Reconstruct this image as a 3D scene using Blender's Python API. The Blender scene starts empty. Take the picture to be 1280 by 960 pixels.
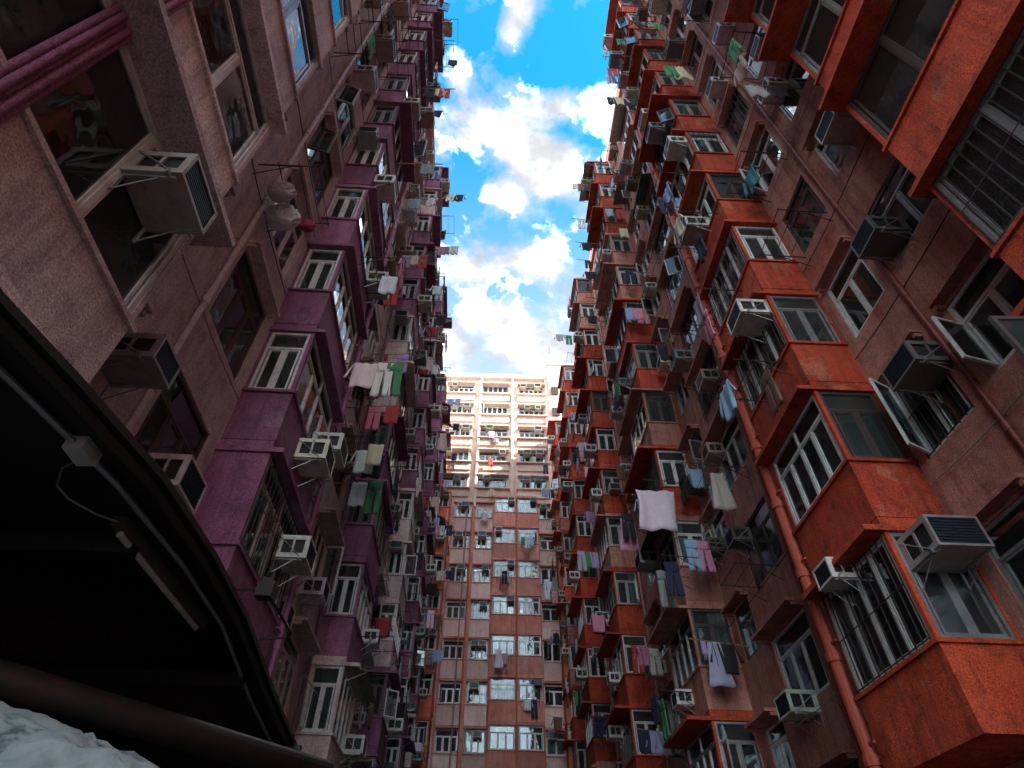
import bpy, bmesh, math, random
from mathutils import Matrix, Vector
R = math.radians
random.seed(11)
scene = bpy.context.scene
col = scene.collection

# ------------------------------------------------------------------ camera
CAM_Z = 1.6
cam = bpy.data.cameras.new('camera')
cam.sensor_width = 36.0
cam.lens = 36.0 * 745.0 / 1280.0
cam.shift_x = 15.0 / 1280.0
cam.clip_end = 2000
cam.clip_start = 0.05
camo = bpy.data.objects.new('camera', cam)
col.objects.link(camo)
camo.matrix_world = (Matrix.Translation((0, 0, CAM_Z)) @ Matrix.Rotation(R(90 + 45.2), 4, 'X')
                     @ Matrix.Rotation(R(1.54), 4, 'Z'))
scene.camera = camo

# ------------------------------------------------------------------ world / sun / exposure
SUN_DIR = Vector((-0.75, 0.47, -0.60)).normalized()      # the way the light travels
elev = math.asin(-SUN_DIR.z)
azim = math.atan2(-SUN_DIR.x, -SUN_DIR.y)                 # clockwise from +Y
world = bpy.data.worlds.new('World')
scene.world = world
world.use_nodes = True
wn, wl = world.node_tree.nodes, world.node_tree.links
wn.clear()


def N(tree, kind, **kw):
    n = tree.nodes.new(kind)
    for k, v in kw.items():
        if k.startswith('i_'):
            n.inputs[k[2:]].default_value = v
        else:
            setattr(n, k, v)
    return n


def ramp(tree, stops, interp='LINEAR'):
    n = tree.nodes.new('ShaderNodeValToRGB')
    n.color_ramp.interpolation = interp
    e = n.color_ramp.elements
    while len(e) > 1:
        e.remove(e[-1])
    e[0].position, e[0].color = stops[0][0], (*stops[0][1], 1) if len(stops[0][1]) == 3 else stops[0][1]
    for p, c in stops[1:]:
        x = e.new(p)
        x.color = (*c, 1)
    return n


def make_sky():
    t = world.node_tree
    L = t.links.new
    sky = N(t, 'ShaderNodeTexSky', sky_type='NISHITA', sun_disc=False, sun_elevation=elev,
            sun_rotation=azim, altitude=0, air_density=1.0, dust_density=0.6, ozone_density=2.5)
    tc = N(t, 'ShaderNodeTexCoord')
    sep = N(t, 'ShaderNodeSeparateXYZ')
    L(tc.outputs['Generated'], sep.inputs[0])
    zc = N(t, 'ShaderNodeMath', operation='MAXIMUM')
    zc.inputs[1].default_value = 0.06
    L(sep.outputs['Z'], zc.inputs[0])
    dx = N(t, 'ShaderNodeMath', operation='DIVIDE'); L(sep.outputs['X'], dx.inputs[0]); L(zc.outputs[0], dx.inputs[1])
    dy = N(t, 'ShaderNodeMath', operation='DIVIDE'); L(sep.outputs['Y'], dy.inputs[0]); L(zc.outputs[0], dy.inputs[1])
    pl = N(t, 'ShaderNodeCombineXYZ')
    L(dx.outputs[0], pl.inputs[0]); L(dy.outputs[0], pl.inputs[1])
    # cumulus: fractal noise on the cloud plane, a few heaps where the photograph has them
    n1 = N(t, 'ShaderNodeTexNoise', i_Scale=6.0, i_Detail=9.0, i_Roughness=0.62, i_Distortion=0.15)
    L(pl.outputs[0], n1.inputs['Vector'])
    acc = n1.outputs['Fac']

    def blob(cx, cy, rx, ry, ang, w):
        nonlocal acc
        m = N(t, 'ShaderNodeMapping', vector_type='TEXTURE')
        m.inputs['Location'].default_value = (cx, cy, 0)
        m.inputs['Rotation'].default_value = (0, 0, R(ang))
        m.inputs['Scale'].default_value = (rx, ry, 1)
        L(pl.outputs[0], m.inputs['Vector'])
        ln = N(t, 'ShaderNodeVectorMath', operation='LENGTH')
        L(m.outputs[0], ln.inputs[0])
        mr = N(t, 'ShaderNodeMapRange', interpolation_type='SMOOTHSTEP')
        mr.inputs[1].default_value, mr.inputs[2].default_value = 0.0, 1.5
        mr.inputs[3].default_value, mr.inputs[4].default_value = w, 0.0
        L(ln.outputs['Value'], mr.inputs[0])
        a = N(t, 'ShaderNodeMath', operation='ADD')
        L(acc, a.inputs[0]); L(mr.outputs[0], a.inputs[1])
        acc = a.outputs[0]
    for b in CLOUDS:
        blob(*b)
    mask = ramp(t, [(0.45, (0, 0, 0)), (0.54, (0.35,) * 3), (0.62, (0.88,) * 3), (0.72, (1, 1, 1))])
    L(acc, mask.inputs[0])
    # soft grey bellies
    n2 = N(t, 'ShaderNodeTexNoise', i_Scale=9.0, i_Detail=6.0, i_Roughness=0.55)
    L(pl.outputs[0], n2.inputs['Vector'])
    tone = ramp(t, [(0.30, (0.72, 0.77, 0.84)), (0.42, (0.92, 0.95, 0.99)), (0.52, (1.35, 1.35, 1.35)), (0.70, (28.0, 27.6, 27.2))])
    L(n2.outputs['Fac'], tone.inputs[0])
    # thin white veil thickening towards the horizon
    veil = N(t, 'ShaderNodeMapRange', interpolation_type='SMOOTHSTEP')
    veil.inputs[1].default_value, veil.inputs[2].default_value = 0.95, 0.66
    veil.inputs[3].default_value, veil.inputs[4].default_value = 0.0, 0.85
    L(sep.outputs['Z'], veil.inputs[0])
    blue = N(t, 'ShaderNodeMix', data_type='RGBA', blend_type='MULTIPLY')
    blue.inputs['Factor'].default_value = 1.0
    L(sky.outputs[0], blue.inputs['A'])
    blue.inputs['B'].default_value = SKY_TINT
    vm = N(t, 'ShaderNodeMix', data_type='RGBA')
    L(veil.outputs[0], vm.inputs['Factor']); L(blue.outputs['Result'], vm.inputs['A'])
    hz = ramp(t, [(0.0, (7.5, 8.2, 8.8)), (0.35, (5.5, 6.2, 6.8)), (0.70, (0.92, 1.12, 1.18))])
    L(sep.outputs['Z'], hz.inputs[0]); L(hz.outputs[0], vm.inputs['B'])
    cm = N(t, 'ShaderNodeMix', data_type='RGBA')
    L(mask.outputs[0], cm.inputs['Factor']); L(vm.outputs['Result'], cm.inputs['A']); L(tone.outputs[0], cm.inputs['B'])
    bg = N(t, 'ShaderNodeBackground', i_Strength=SKY_STRENGTH)
    out = N(t, 'ShaderNodeOutputWorld')
    L(cm.outputs['Result'], bg.inputs[0]); L(bg.outputs[0], out.inputs[0])


CLOUDS = [  # on the plane (x/z, y/z): centre, radii, turn, weight
    (0.006, 0.245, 0.024, 0.042, 20, 0.20),
    (-0.080, 0.300, 0.026, 0.040, 0, 0.20),
    (-0.045, 0.385, 0.075, 0.036, 0, 0.22),
    (0.065, 0.355, 0.070, 0.032, -10, 0.18),
    (0.072, 0.455, 0.10, 0.055, 30, 0.30),
    (0.0, 0.515, 0.05, 0.025, 20, 0.22),
    (0.08, 0.66, 0.07, 0.05, 0, 0.20),
    (-0.05, 0.68, 0.06, 0.04, 0, 0.18),
    (0.02, 0.88, 0.25, 0.10, 0, 0.20),
    (0.02, 0.27, 0.3, 0.06, 0, -0.12),
    (-0.08, 0.49, 0.035, 0.06, 0, -0.14),
    (-0.04, 0.59, 0.08, 0.03, 0, -0.10),
]
SKY_TINT = (0.06, 0.56, 0.66, 1)
SKY_STRENGTH = 0.10
make_sky()

sun = bpy.data.lights.new('sun', 'SUN')
sun.energy = 2.0
sun.angle = R(0.5)
sun.color = (1.0, 0.92, 0.80)
suno = bpy.data.objects.new('sun', sun)
suno.rotation_euler = SUN_DIR.to_track_quat('-Z', 'Y').to_euler()
suno.location = (10, -30, 60)
col.objects.link(suno)

vs = scene.view_settings
vs.view_transform = 'Standard'
vs.look = 'None'
vs.gamma = 1
vs.use_curve_mapping = False
vs.exposure = 3.15
scene.cycles.max_bounces = 8
scene.cycles.diffuse_bounces = 4
scene.cycles.glossy_bounces = 3
scene.cycles.transparent_max_bounces = 6


# ------------------------------------------------------------------ materials
MATS = {}


def base_mat(name):
    m = bpy.data.materials.new(name)
    m.use_nodes = True
    t = m.node_tree
    p = t.nodes['Principled BSDF']
    MATS[name] = m
    return m, t, p


def plaster(name, c1, c2, stain, rough=0.85, streak=0.6, patch=None, grime=0.55, speck=0.45):
    """Painted render: blotches, run-off streaks, speckle, a little relief."""
    m, t, p = base_mat(name)
    L = t.links.new
    geo = N(t, 'ShaderNodeNewGeometry')
    oi = N(t, 'ShaderNodeObjectInfo')
    n1 = N(t, 'ShaderNodeTexNoise', i_Scale=0.55, i_Detail=4.0, i_Roughness=0.65)
    L(geo.outputs['Position'], n1.inputs['Vector'])
    r1 = ramp(t, [(0.36, (0, 0, 0)), (0.66, (1, 1, 1))])
    L(n1.outputs['Fac'], r1.inputs[0])
    mix = N(t, 'ShaderNodeMix', data_type='RGBA')
    mix.inputs['A'].default_value = (*c1, 1)
    mix.inputs['B'].default_value = (*c2, 1)
    L(r1.outputs[0], mix.inputs['Factor'])
    cur = mix.outputs['Result']
    # every storey repainted at another time
    hv = N(t, 'ShaderNodeHueSaturation')
    mv = N(t, 'ShaderNodeMapRange')
    mv.inputs[3].default_value, mv.inputs[4].default_value = 0.72, 1.2
    L(oi.outputs['Random'], mv.inputs[0]); L(mv.outputs[0], hv.inputs['Value'])
    L(cur, hv.inputs['Color'])
    cur = hv.outputs[0]
    if patch:
        n4 = N(t, 'ShaderNodeTexNoise', i_Scale=1.1, i_Detail=3.0, i_Roughness=0.7)
        mp4 = N(t, 'ShaderNodeMapping'); mp4.inputs['Location'].default_value = (7, 3, 5)
        L(geo.outputs['Position'], mp4.inputs[0]); L(mp4.outputs[0], n4.inputs['Vector'])
        r4 = ramp(t, [(0.60, (0, 0, 0)), (0.64, (1, 1, 1))])
        L(n4.outputs['Fac'], r4.inputs[0])
        mp_ = N(t, 'ShaderNodeMix', data_type='RGBA')
        mp_.inputs['B'].default_value = (*patch, 1)
        L(cur, mp_.inputs['A'])
        k = N(t, 'ShaderNodeMath', operation='MULTIPLY'); k.inputs[1].default_value = 0.55
        L(r4.outputs[0], k.inputs[0]); L(k.outputs[0], mp_.inputs['Factor'])
        cur = mp_.outputs['Result']
    # streaks of dirty water
    mp = N(t, 'ShaderNodeMapping')
    mp.inputs['Scale'].default_value = (3.2, 3.2, 0.28)
    L(geo.outputs['Position'], mp.inputs[0])
    n2 = N(t, 'ShaderNodeTexNoise', i_Scale=1.6, i_Detail=4.0, i_Roughness=0.7)
    L(mp.outputs[0], n2.inputs['Vector'])
    r2 = ramp(t, [(0.47, (0, 0, 0)), (0.72, (1, 1, 1))])
    L(n2.outputs['Fac'], r2.inputs[0])
    ks = N(t, 'ShaderNodeMath', operation='MULTIPLY'); ks.inputs[1].default_value = streak
    L(r2.outputs[0], ks.inputs[0])
    ms = N(t, 'ShaderNodeMix', data_type='RGBA')
    ms.inputs['B'].default_value = (*stain, 1)
    L(ks.outputs[0], ms.inputs['Factor']); L(cur, ms.inputs['A'])
    cur = ms.outputs['Result']
    # narrow drips and soot patches
    mpd = N(t, 'ShaderNodeMapping')
    mpd.inputs['Scale'].default_value = (8.0, 8.0, 0.8)
    L(geo.outputs['Position'], mpd.inputs[0])
    n5 = N(t, 'ShaderNodeTexNoise', i_Scale=1.0, i_Detail=3.0, i_Roughness=0.65)
    L(mpd.outputs[0], n5.inputs['Vector'])
    n6 = N(t, 'ShaderNodeTexNoise', i_Scale=2.3, i_Detail=4.0, i_Roughness=0.75)
    L(geo.outputs['Position'], n6.inputs['Vector'])
    r5 = ramp(t, [(0.58, (0, 0, 0)), (0.86, (1, 1, 1))]); L(n5.outputs['Fac'], r5.inputs[0])
    r6 = ramp(t, [(0.48, (0, 0, 0)), (0.72, (1, 1, 1))]); L(n6.outputs['Fac'], r6.inputs[0])
    mxx = N(t, 'ShaderNodeMath', operation='MAXIMUM'); L(r5.outputs[0], mxx.inputs[0]); L(r6.outputs[0], mxx.inputs[1])
    kd = N(t, 'ShaderNodeMath', operation='MULTIPLY'); kd.inputs[1].default_value = grime
    L(mxx.outputs[0], kd.inputs[0])
    md = N(t, 'ShaderNodeMix', data_type='RGBA')
    md.inputs['B'].default_value = (stain[0] * .6, stain[1] * .6, stain[2] * .6, 1)
    L(kd.outputs[0], md.inputs['Factor']); L(cur, md.inputs['A'])
    cur = md.outputs['Result']
    # speckle
    n3 = N(t, 'ShaderNodeTexNoise', i_Scale=46.0, i_Detail=2.0, i_Roughness=0.8)
    L(geo.outputs['Position'], n3.inputs['Vector'])
    r3 = N(t, 'ShaderNodeMapRange')
    r3.inputs[1].default_value, r3.inputs[2].default_value = 0.3, 0.7
    r3.inputs[3].default_value, r3.inputs[4].default_value = 1 - speck, 1 + speck
    L(n3.outputs['Fac'], r3.inputs[0])
    mm = N(t, 'ShaderNodeVectorMath', operation='SCALE')
    L(cur, mm.inputs[0]); L(r3.outputs[0], mm.inputs['Scale'])
    L(mm.outputs[0], p.inputs['Base Color'])
    p.inputs['Roughness'].default_value = rough
    p.inputs['Specular IOR Level'].default_value = 0.35
    b = N(t, 'ShaderNodeBump', i_Strength=0.5, i_Distance=0.025)
    L(n3.outputs['Fac'], b.inputs['Height']); L(b.outputs[0], p.inputs['Normal'])
    return m


def paint(name, c, rough=0.5, metal=0.0, dirt=0.35, dirtc=(0.05, 0.035, 0.025), objcol=False, scale=5.0):
    m, t, p = base_mat(name)
    L = t.links.new
    geo = N(t, 'ShaderNodeNewGeometry')
    oi = N(t, 'ShaderNodeObjectInfo')
    n = N(t, 'ShaderNodeTexNoise', i_Scale=scale, i_Detail=3.0, i_Roughness=0.7)
    L(geo.outputs['Position'], n.inputs['Vector'])
    r = ramp(t, [(0.45, (0, 0, 0)), (0.75, (1, 1, 1))])
    L(n.outputs['Fac'], r.inputs[0])
    k = N(t, 'ShaderNodeMath', operation='MULTIPLY'); k.inputs[1].default_value = dirt
    L(r.outputs[0], k.inputs[0])
    mx = N(t, 'ShaderNodeMix', data_type='RGBA')
    L(k.outputs[0], mx.inputs['Factor'])
    if objcol:
        L(oi.outputs['Color'], mx.inputs['A'])
    else:
        mx.inputs['A'].default_value = (*c, 1)
    mx.inputs['B'].default_value = (*dirtc, 1)
    L(mx.outputs['Result'], p.inputs['Base Color'])
    p.inputs['Roughness'].default_value = rough
    p.inputs['Metallic'].default_value = metal
    return m


def glass_mat():
    m, t, p = base_mat('window_glass')
    L = t.links.new
    t.nodes.remove(p)
    out = t.nodes['Material Output']
    gl = N(t, 'ShaderNodeBsdfGlossy', i_Roughness=0.03)
    gl.inputs['Color'].default_value = (0.86, 0.96, 1.0, 1)
    tr = N(t, 'ShaderNodeBsdfTransparent')
    tr.inputs['Color'].default_value = (0.72, 0.80, 0.80, 1)
    geo = N(t, 'ShaderNodeNewGeometry')
    nz = N(t, 'ShaderNodeTexNoise', i_Scale=2.2, i_Detail=2.0)
    L(geo.outputs['Position'], nz.inputs['Vector'])
    b = N(t, 'ShaderNodeBump', i_Strength=0.12, i_Distance=0.05)
    L(nz.outputs['Fac'], b.inputs['Height']); L(b.outputs[0], gl.inputs['Normal'])
    fr = N(t, 'ShaderNodeFresnel', i_IOR=1.66)
    ad = N(t, 'ShaderNodeMath', operation='ADD', use_clamp=True); ad.inputs[1].default_value = 0.01
    L(fr.outputs[0], ad.inputs[0])
    mx = N(t, 'ShaderNodeMixShader')
    L(ad.outputs[0], mx.inputs[0]); L(tr.outputs[0], mx.inputs[1]); L(gl.outputs[0], mx.inputs[2])
    # film of dust
    df = N(t, 'ShaderNodeBsdfDiffuse'); df.inputs['Color'].default_value = (0.35, 0.34, 0.32, 1)
    mx2 = N(t, 'ShaderNodeMixShader'); mx2.inputs[0].default_value = 0.05
    L(mx.outputs[0], mx2.inputs[1]); L(df.outputs[0], mx2.inputs[2])
    L(mx2.outputs[0], out.inputs[0])


plaster('wall_mauve', (0.60, 0.48, 0.46), (0.74, 0.63, 0.59), (0.19, 0.12, 0.14), patch=(0.46, 0.32, 0.40), streak=0.5, grime=0.42)
plaster('bay_purple', (0.27, 0.10, 0.19), (0.35, 0.15, 0.25), (0.09, 0.045, 0.07), patch=(0.30, 0.20, 0.26), streak=0.6)
plaster('wall_brick_red', (0.50, 0.19, 0.135), (0.60, 0.32, 0.245), (0.16, 0.045, 0.035), patch=(0.46, 0.085, 0.045), streak=0.6)
plaster('bay_red', (0.50, 0.055, 0.022), (0.60, 0.095, 0.038), (0.15, 0.025, 0.016), patch=(0.50, 0.19, 0.11), streak=0.7, grime=0.75, speck=0.55)
plaster('far_pink', (0.78, 0.50, 0.43), (0.82, 0.64, 0.57), (0.48, 0.22, 0.17), streak=0.45, grime=0.25)
plaster('far_cream', (0.66, 0.49, 0.40), (0.74, 0.59, 0.50), (0.46, 0.24, 0.16), streak=0.5, grime=0.35)
plaster('far_red', (0.62, 0.20, 0.14), (0.70, 0.33, 0.26), (0.40, 0.10, 0.07), streak=0.6, grime=0.35)
plaster('far_orange', (0.66, 0.16, 0.07), (0.72, 0.24, 0.13), (0.28, 0.06, 0.03), streak=0.6)
plaster('concrete', (0.20, 0.18, 0.17), (0.30, 0.28, 0.26), (0.06, 0.05, 0.05))
plaster('asphalt', (0.045, 0.045, 0.047), (0.07, 0.068, 0.066), (0.02, 0.02, 0.02), streak=0.2)
paint('frame_white', (0.66, 0.67, 0.64), 0.45, dirt=0.45)
paint('frame_aluminium', (0.42, 0.43, 0.43), 0.38, metal=0.6, dirt=0.5)
paint('frame_dark', (0.07, 0.05, 0.045), 0.5, dirt=0.3)
glass_mat()
paint('curtain_and_room_dark', (0.3, 0.3, 0.3), 0.9, dirt=0.35, dirtc=(0.02, 0.02, 0.025), objcol=True, scale=3.0)
paint('casing', (0.6, 0.6, 0.55), 0.45, dirt=0.55, dirtc=(0.13, 0.075, 0.045), objcol=True, scale=4.0)
paint('vent_dark', (0.015, 0.015, 0.018), 0.7, dirt=0.1)
paint('coil_fins', (0.05, 0.075, 0.10), 0.42, metal=0.5, dirt=0.35, scale=9)
paint('steel_dark', (0.035, 0.03, 0.03), 0.55, metal=0.3, dirt=0.4, dirtc=(0.12, 0.045, 0.02), scale=9)
paint('steel_white', (0.6, 0.6, 0.57), 0.5, dirt=0.45, dirtc=(0.16, 0.08, 0.04), scale=9)
paint('pipe_paint', (0.4, 0.1, 0.06), 0.5, dirt=0.4, objcol=True, scale=6)
paint('cloth', (0.4, 0.4, 0.4), 0.92, dirt=0.15, objcol=True, scale=8)
paint('sheet_metal', (0.25, 0.25, 0.26), 0.5, metal=0.4, dirt=0.6, dirtc=(0.13, 0.06, 0.035), objcol=True, scale=3)
paint('canopy_black', (0.016, 0.014, 0.013), 0.6, dirt=0.5, dirtc=(0.045, 0.025, 0.02), scale=2)
paint('bamboo', (0.33, 0.22, 0.10), 0.6, dirt=0.4, scale=9)
paint('leaf', (0.05, 0.10, 0.03), 0.6, dirt=0.3, scale=12)
paint('terracotta', (0.35, 0.14, 0.07), 0.8, dirt=0.3)
paint('lamp_glass', (0.6, 0.62, 0.62), 0.2, dirt=0.2)


def tarp_mat():
    m, t, p = base_mat('tarp')
    L = t.links.new
    geo = N(t, 'ShaderNodeNewGeometry')
    n = N(t, 'ShaderNodeTexNoise', i_Scale=5.0, i_Detail=8.0, i_Roughness=0.65, i_Distortion=1.2)
    L(geo.outputs['Position'], n.inputs['Vector'])
    r = ramp(t, [(0.38, (0.07, 0.10, 0.11)), (0.47, (0.25, 0.31, 0.30)), (0.8, (0.38, 0.43, 0.42))])
    L(n.outputs['Fac'], r.inputs[0]); L(r.outputs[0], p.inputs['Base Color'])
    p.inputs['Roughness'].default_value = 0.45
    b = N(t, 'ShaderNodeBump', i_Strength=0.6, i_Distance=0.03)
    L(n.outputs['Fac'], b.inputs['Height']); L(b.outputs[0], p.inputs['Normal'])


tarp_mat()


# ------------------------------------------------------------------ mesh helpers
class MB:
    def __init__(self):
        self.v, self.f, self.m = [], [], []

    def quad(self, a, b, c, d, mi=0):
        n = len(self.v)
        self.v += [tuple(a), tuple(b), tuple(c), tuple(d)]
        self.f.append((n, n + 1, n + 2, n + 3)); self.m.append(mi)

    def box(self, x0, x1, y0, y1, z0, z1, mi=0):
        if x0 > x1: x0, x1 = x1, x0
        if y0 > y1: y0, y1 = y1, y0
        if z0 > z1: z0, z1 = z1, z0
        n = len(self.v)
        self.v += [(x, y, z) for z in (z0, z1) for y in (y0, y1) for x in (x0, x1)]
        for q in ((0, 2, 3, 1), (4, 5, 7, 6), (0, 1, 5, 4), (2, 6, 7, 3), (0, 4, 6, 2), (1, 3, 7, 5)):
            self.f.append(tuple(n + i for i in q)); self.m.append(mi)

    def tube(self, p0, p1, r, seg=6, mi=0, r1=None, caps=True):
        p0, p1 = Vector(p0), Vector(p1)
        d = (p1 - p0).normalized()
        a = d.orthogonal().normalized()
        b = d.cross(a)
        n = len(self.v)
        r1 = r if r1 is None else r1
        for p, rr in ((p0, r), (p1, r1)):
            for i in range(seg):
                t = 2 * math.pi * i / seg
                self.v.append(tuple(p + (a * math.cos(t) + b * math.sin(t)) * rr))
        for i in range(seg):
            j = (i + 1) % seg
            self.f.append((n + i, n + j, n + seg + j, n + seg + i)); self.m.append(mi)
        if caps:
            self.f.append(tuple(n + i for i in reversed(range(seg)))); self.m.append(mi)
            self.f.append(tuple(n + seg + i for i in range(seg))); self.m.append(mi)

    def path(self, pts, r, seg=6, mi=0):
        for a, b in zip(pts, pts[1:]):
            self.tube(a, b, r, seg, mi)

    def mesh(self, name, mats, smooth=False):
        me = bpy.data.meshes.new(name)
        me.from_pydata(self.v, [], self.f)
        for m in mats:
            me.materials.append(MATS[m])
        if len(mats) > 1:
            me.polygons.foreach_set('material_index', self.m)
        if smooth:
            me.polygons.foreach_set('use_smooth', [True] * len(me.polygons))
        me.update()
        return me


I4 = Matrix.Identity(4)


def link(name, data, parent=None, mat=None, color=None):
    o = bpy.data.objects.new(name, data)
    col.objects.link(o)
    if parent is not None:
        o.parent = parent
    if mat is not None:
        if parent is not None:
            o.matrix_local = mat
        else:
            o.matrix_world = mat
    if color is not None:
        o.color = (*color, 1)
    return o


def tag(o, label, cat, group=None):
    o['label'] = label
    o['category'] = cat
    if group:
        o['group'] = group
    return o


def T(x, y, z, rz=0.0):
    return Matrix.Translation((x, y, z)) @ Matrix.Rotation(rz, 4, 'Z')


NUM = ['zero', 'one', 'two', 'three', 'four', 'five', 'six', 'seven', 'eight', 'nine', 'ten', 'eleven', 'twelve', 'thirteen', 'fourteen', 'fifteen', 'sixteen']
CACHE = {}


def cached(key, fn):
    if key not in CACHE:
        CACHE[key] = fn()
    return CACHE[key]


# ------------------------------------------------------------------ windows (local: x along, -y outwards, z up from the sill)
def window_meshes(w, h, n, transom, fm):
    """frame mesh, list of (pane mesh, offset), joined glazing mesh"""
    def make():
        f, g, panes = MB(), MB(), []
        b, d = 0.055, 0.07
        f.box(-w / 2, w / 2, -d / 2, d / 2, 0, b); f.box(-w / 2, w / 2, -d / 2, d / 2, h - b, h)
        f.box(-w / 2, -w / 2 + b, -d / 2, d / 2, b, h - b); f.box(w / 2 - b, w / 2, -d / 2, d / 2, b, h - b)
        zt = h * 0.70 if transom else h - b
        if transom:
            f.box(-w / 2 + b, w / 2 - b, -d / 2, d / 2, zt, zt + 0.05)
        iw = (w - 2 * b)
        lights = []
        for i in range(n):
            x0 = -w / 2 + b + iw * i / n
            x1 = x0 + iw / n
            if i:
                f.box(x0 - 0.028, x0 + 0.028, -d / 2 + .004, d / 2 - .004, b, zt)
            # sash
            s = 0.035
            a0, a1 = x0 + 0.03, x1 - 0.03
            f.box(a0, a0 + s, -.022, .022, b + .004, zt - .004); f.box(a1 - s, a1, -.022, .022, b + .004, zt - .004)
            f.box(a0 + s, a1 - s, -.022, .022, b + .004, b + s); f.box(a0 + s, a1 - s, -.022, .022, zt - s, zt - .004)
            lights.append((a0 + s, a1 - s, b + s, zt - s))
        if transom:
            nt = max(1, n // 2)
            for i in range(nt):
                x0 = -w / 2 + b + iw * i / nt
                x1 = x0 + iw / nt
                if i:
                    f.box(x0 - 0.025, x0 + 0.025, -d / 2 + .003, d / 2 - .003, zt + 0.05, h - b)
                lights.append((x0 + .02, x1 - .02, zt + 0.05, h - b))
        for (x0, x1, z0, z1) in lights:
            g.box(x0, x1, -.004, .004, z0, z1)
            q = MB()
            ww, hh = round(x1 - x0, 3), round(z1 - z0, 3)
            q.box(-ww / 2, ww / 2, -.004, .004, 0, hh)
            pm = cached(('pane', ww, hh), lambda: q.mesh('pane', ['window_glass']))
            panes.append((pm, ((x0 + x1) / 2, 0, z0)))
        return f.mesh('window', [fm]), panes, g.mesh('pane', ['window_glass'])
    return cached(('win', round(w, 2), round(h, 2), n, transom, fm), make)


def curtain_mesh(w, h, wavy):
    def make():
        m = MB()
        k = 18 if wavy else 1
        for i in range(k):
            x0, x1 = -w / 2 + w * i / k, -w / 2 + w * (i + 1) / k
            y0 = 0.018 * math.sin(i * 1.9) if wavy else 0
            y1 = 0.018 * math.sin((i + 1) * 1.9) if wavy else 0
            m.quad((x0, y0, 0), (x1, y1, 0), (x1, y1, h), (x0, y0, h))
        return m.mesh('curtain', ['curtain_and_room_dark'], smooth=wavy)
    return cached(('cur', round(w, 2), round(h, 2), wavy), make)


CURT_AND_DARK = [((0.02, 0.02, 0.022), 8), ((0.035, 0.03, 0.028), 5), ((0.28, 0.27, 0.25), 2), ((0.42, 0.40, 0.36), 2),  # darkest tones are the shade of unlit rooms, the rest cloth
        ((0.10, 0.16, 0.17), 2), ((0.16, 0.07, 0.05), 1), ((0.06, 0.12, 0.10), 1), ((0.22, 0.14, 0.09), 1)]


def pick(table, rng=random):
    tot = sum(w for _, w in table)
    r = rng.random() * tot
    for c, w in table:
        r -= w
        if r <= 0:
            return c
    return table[-1][0]


def grille_mesh(w, h):
    def make():
        m = MB()
        n = max(3, int(w / 0.16))
        for i in range(n + 1):
            x = -w / 2 + w * i / n
            m.box(x - .008, x + .008, -.008, .008, 0, h)
        for z in (0.02, h * .5, h - .02):
            m.box(-w / 2, w / 2, -.014, -.008, z - .01, z + .01)
        return m.mesh('security_bars', ['steel_dark'])
    return cached(('gr', round(w, 2), round(h, 2)), make)


def casement_mesh(w, h, fm):
    def make():
        m = MB()
        s = 0.045
        m.box(0, s, -.02, .02, 0, h); m.box(w - s, w, -.02, .02, 0, h)
        m.box(s, w - s, -.02, .02, 0, s); m.box(s, w - s, -.02, .02, h - s, h)
        m.box(s, w - s, -.004, .004, s, h - s, 1)
        return m.mesh('open_casement', [fm, 'window_glass'])
    return cached(('cas', round(w, 2), round(h, 2), fm), make)


def add_window(parent, M, w, h, near, fm=None, n=None, transom=None, opened=None, curt=None, bars=None):
    """M: local matrix at the sill centre, frame centre plane."""
    fm = fm or pick([('frame_white', 5), ('frame_aluminium', 4), ('frame_dark', 2)])
    if n is None:
        n = max(1, min(5, int(round(w / 0.55))))
    if transom is None:
        transom = random.random() < 0.7
    fr, panes, joined = window_meshes(w, h, n, transom, fm)
    o = link('window', fr, parent, M)
    if near:
        for pm, off in panes:
            link('pane', pm, o, Matrix.Translation(off))
    else:
        link('pane', joined, o, I4)
    c = curt or pick(CURT_AND_DARK)
    cw = w - 0.06
    if sum(c) > 0.3:          # dark panel painted as the unlit room, curtain drawn part of the way
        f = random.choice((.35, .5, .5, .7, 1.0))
        link('dark_room_panel', curtain_mesh(cw, h - .04, False), o, T(0, 0.105, 0.02), (.018, .017, .018))
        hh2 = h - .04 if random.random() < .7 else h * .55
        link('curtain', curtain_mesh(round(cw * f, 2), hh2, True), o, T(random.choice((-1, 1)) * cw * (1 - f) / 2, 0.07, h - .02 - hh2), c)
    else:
        link('dark_room_panel', curtain_mesh(cw, h - .04, False), o, T(0, 0.085, 0.02), c)  # no separate curtain: the panel's dark colour stands in for room shade
    if bars or (bars is None and random.random() < 0.13):
        link('security_bars', grille_mesh(w - .02, h - .03), o, T(0, -0.07, 0.015))
    if opened or (opened is None and random.random() < 0.16 and w > 0.7):
        cwid = (w - .11) / n - 0.03
        zt = h * 0.70 if transom else h
        side = random.choice((-1, 1))
        x = -w / 2 + .06 if side < 0 else w / 2 - .06
        a = R(random.uniform(55, 100))
        ang = -a if side < 0 else math.pi + a
        link('open_casement', casement_mesh(cwid, zt - .1, fm), o, T(x, -.06, .06, ang))
    return o


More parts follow.
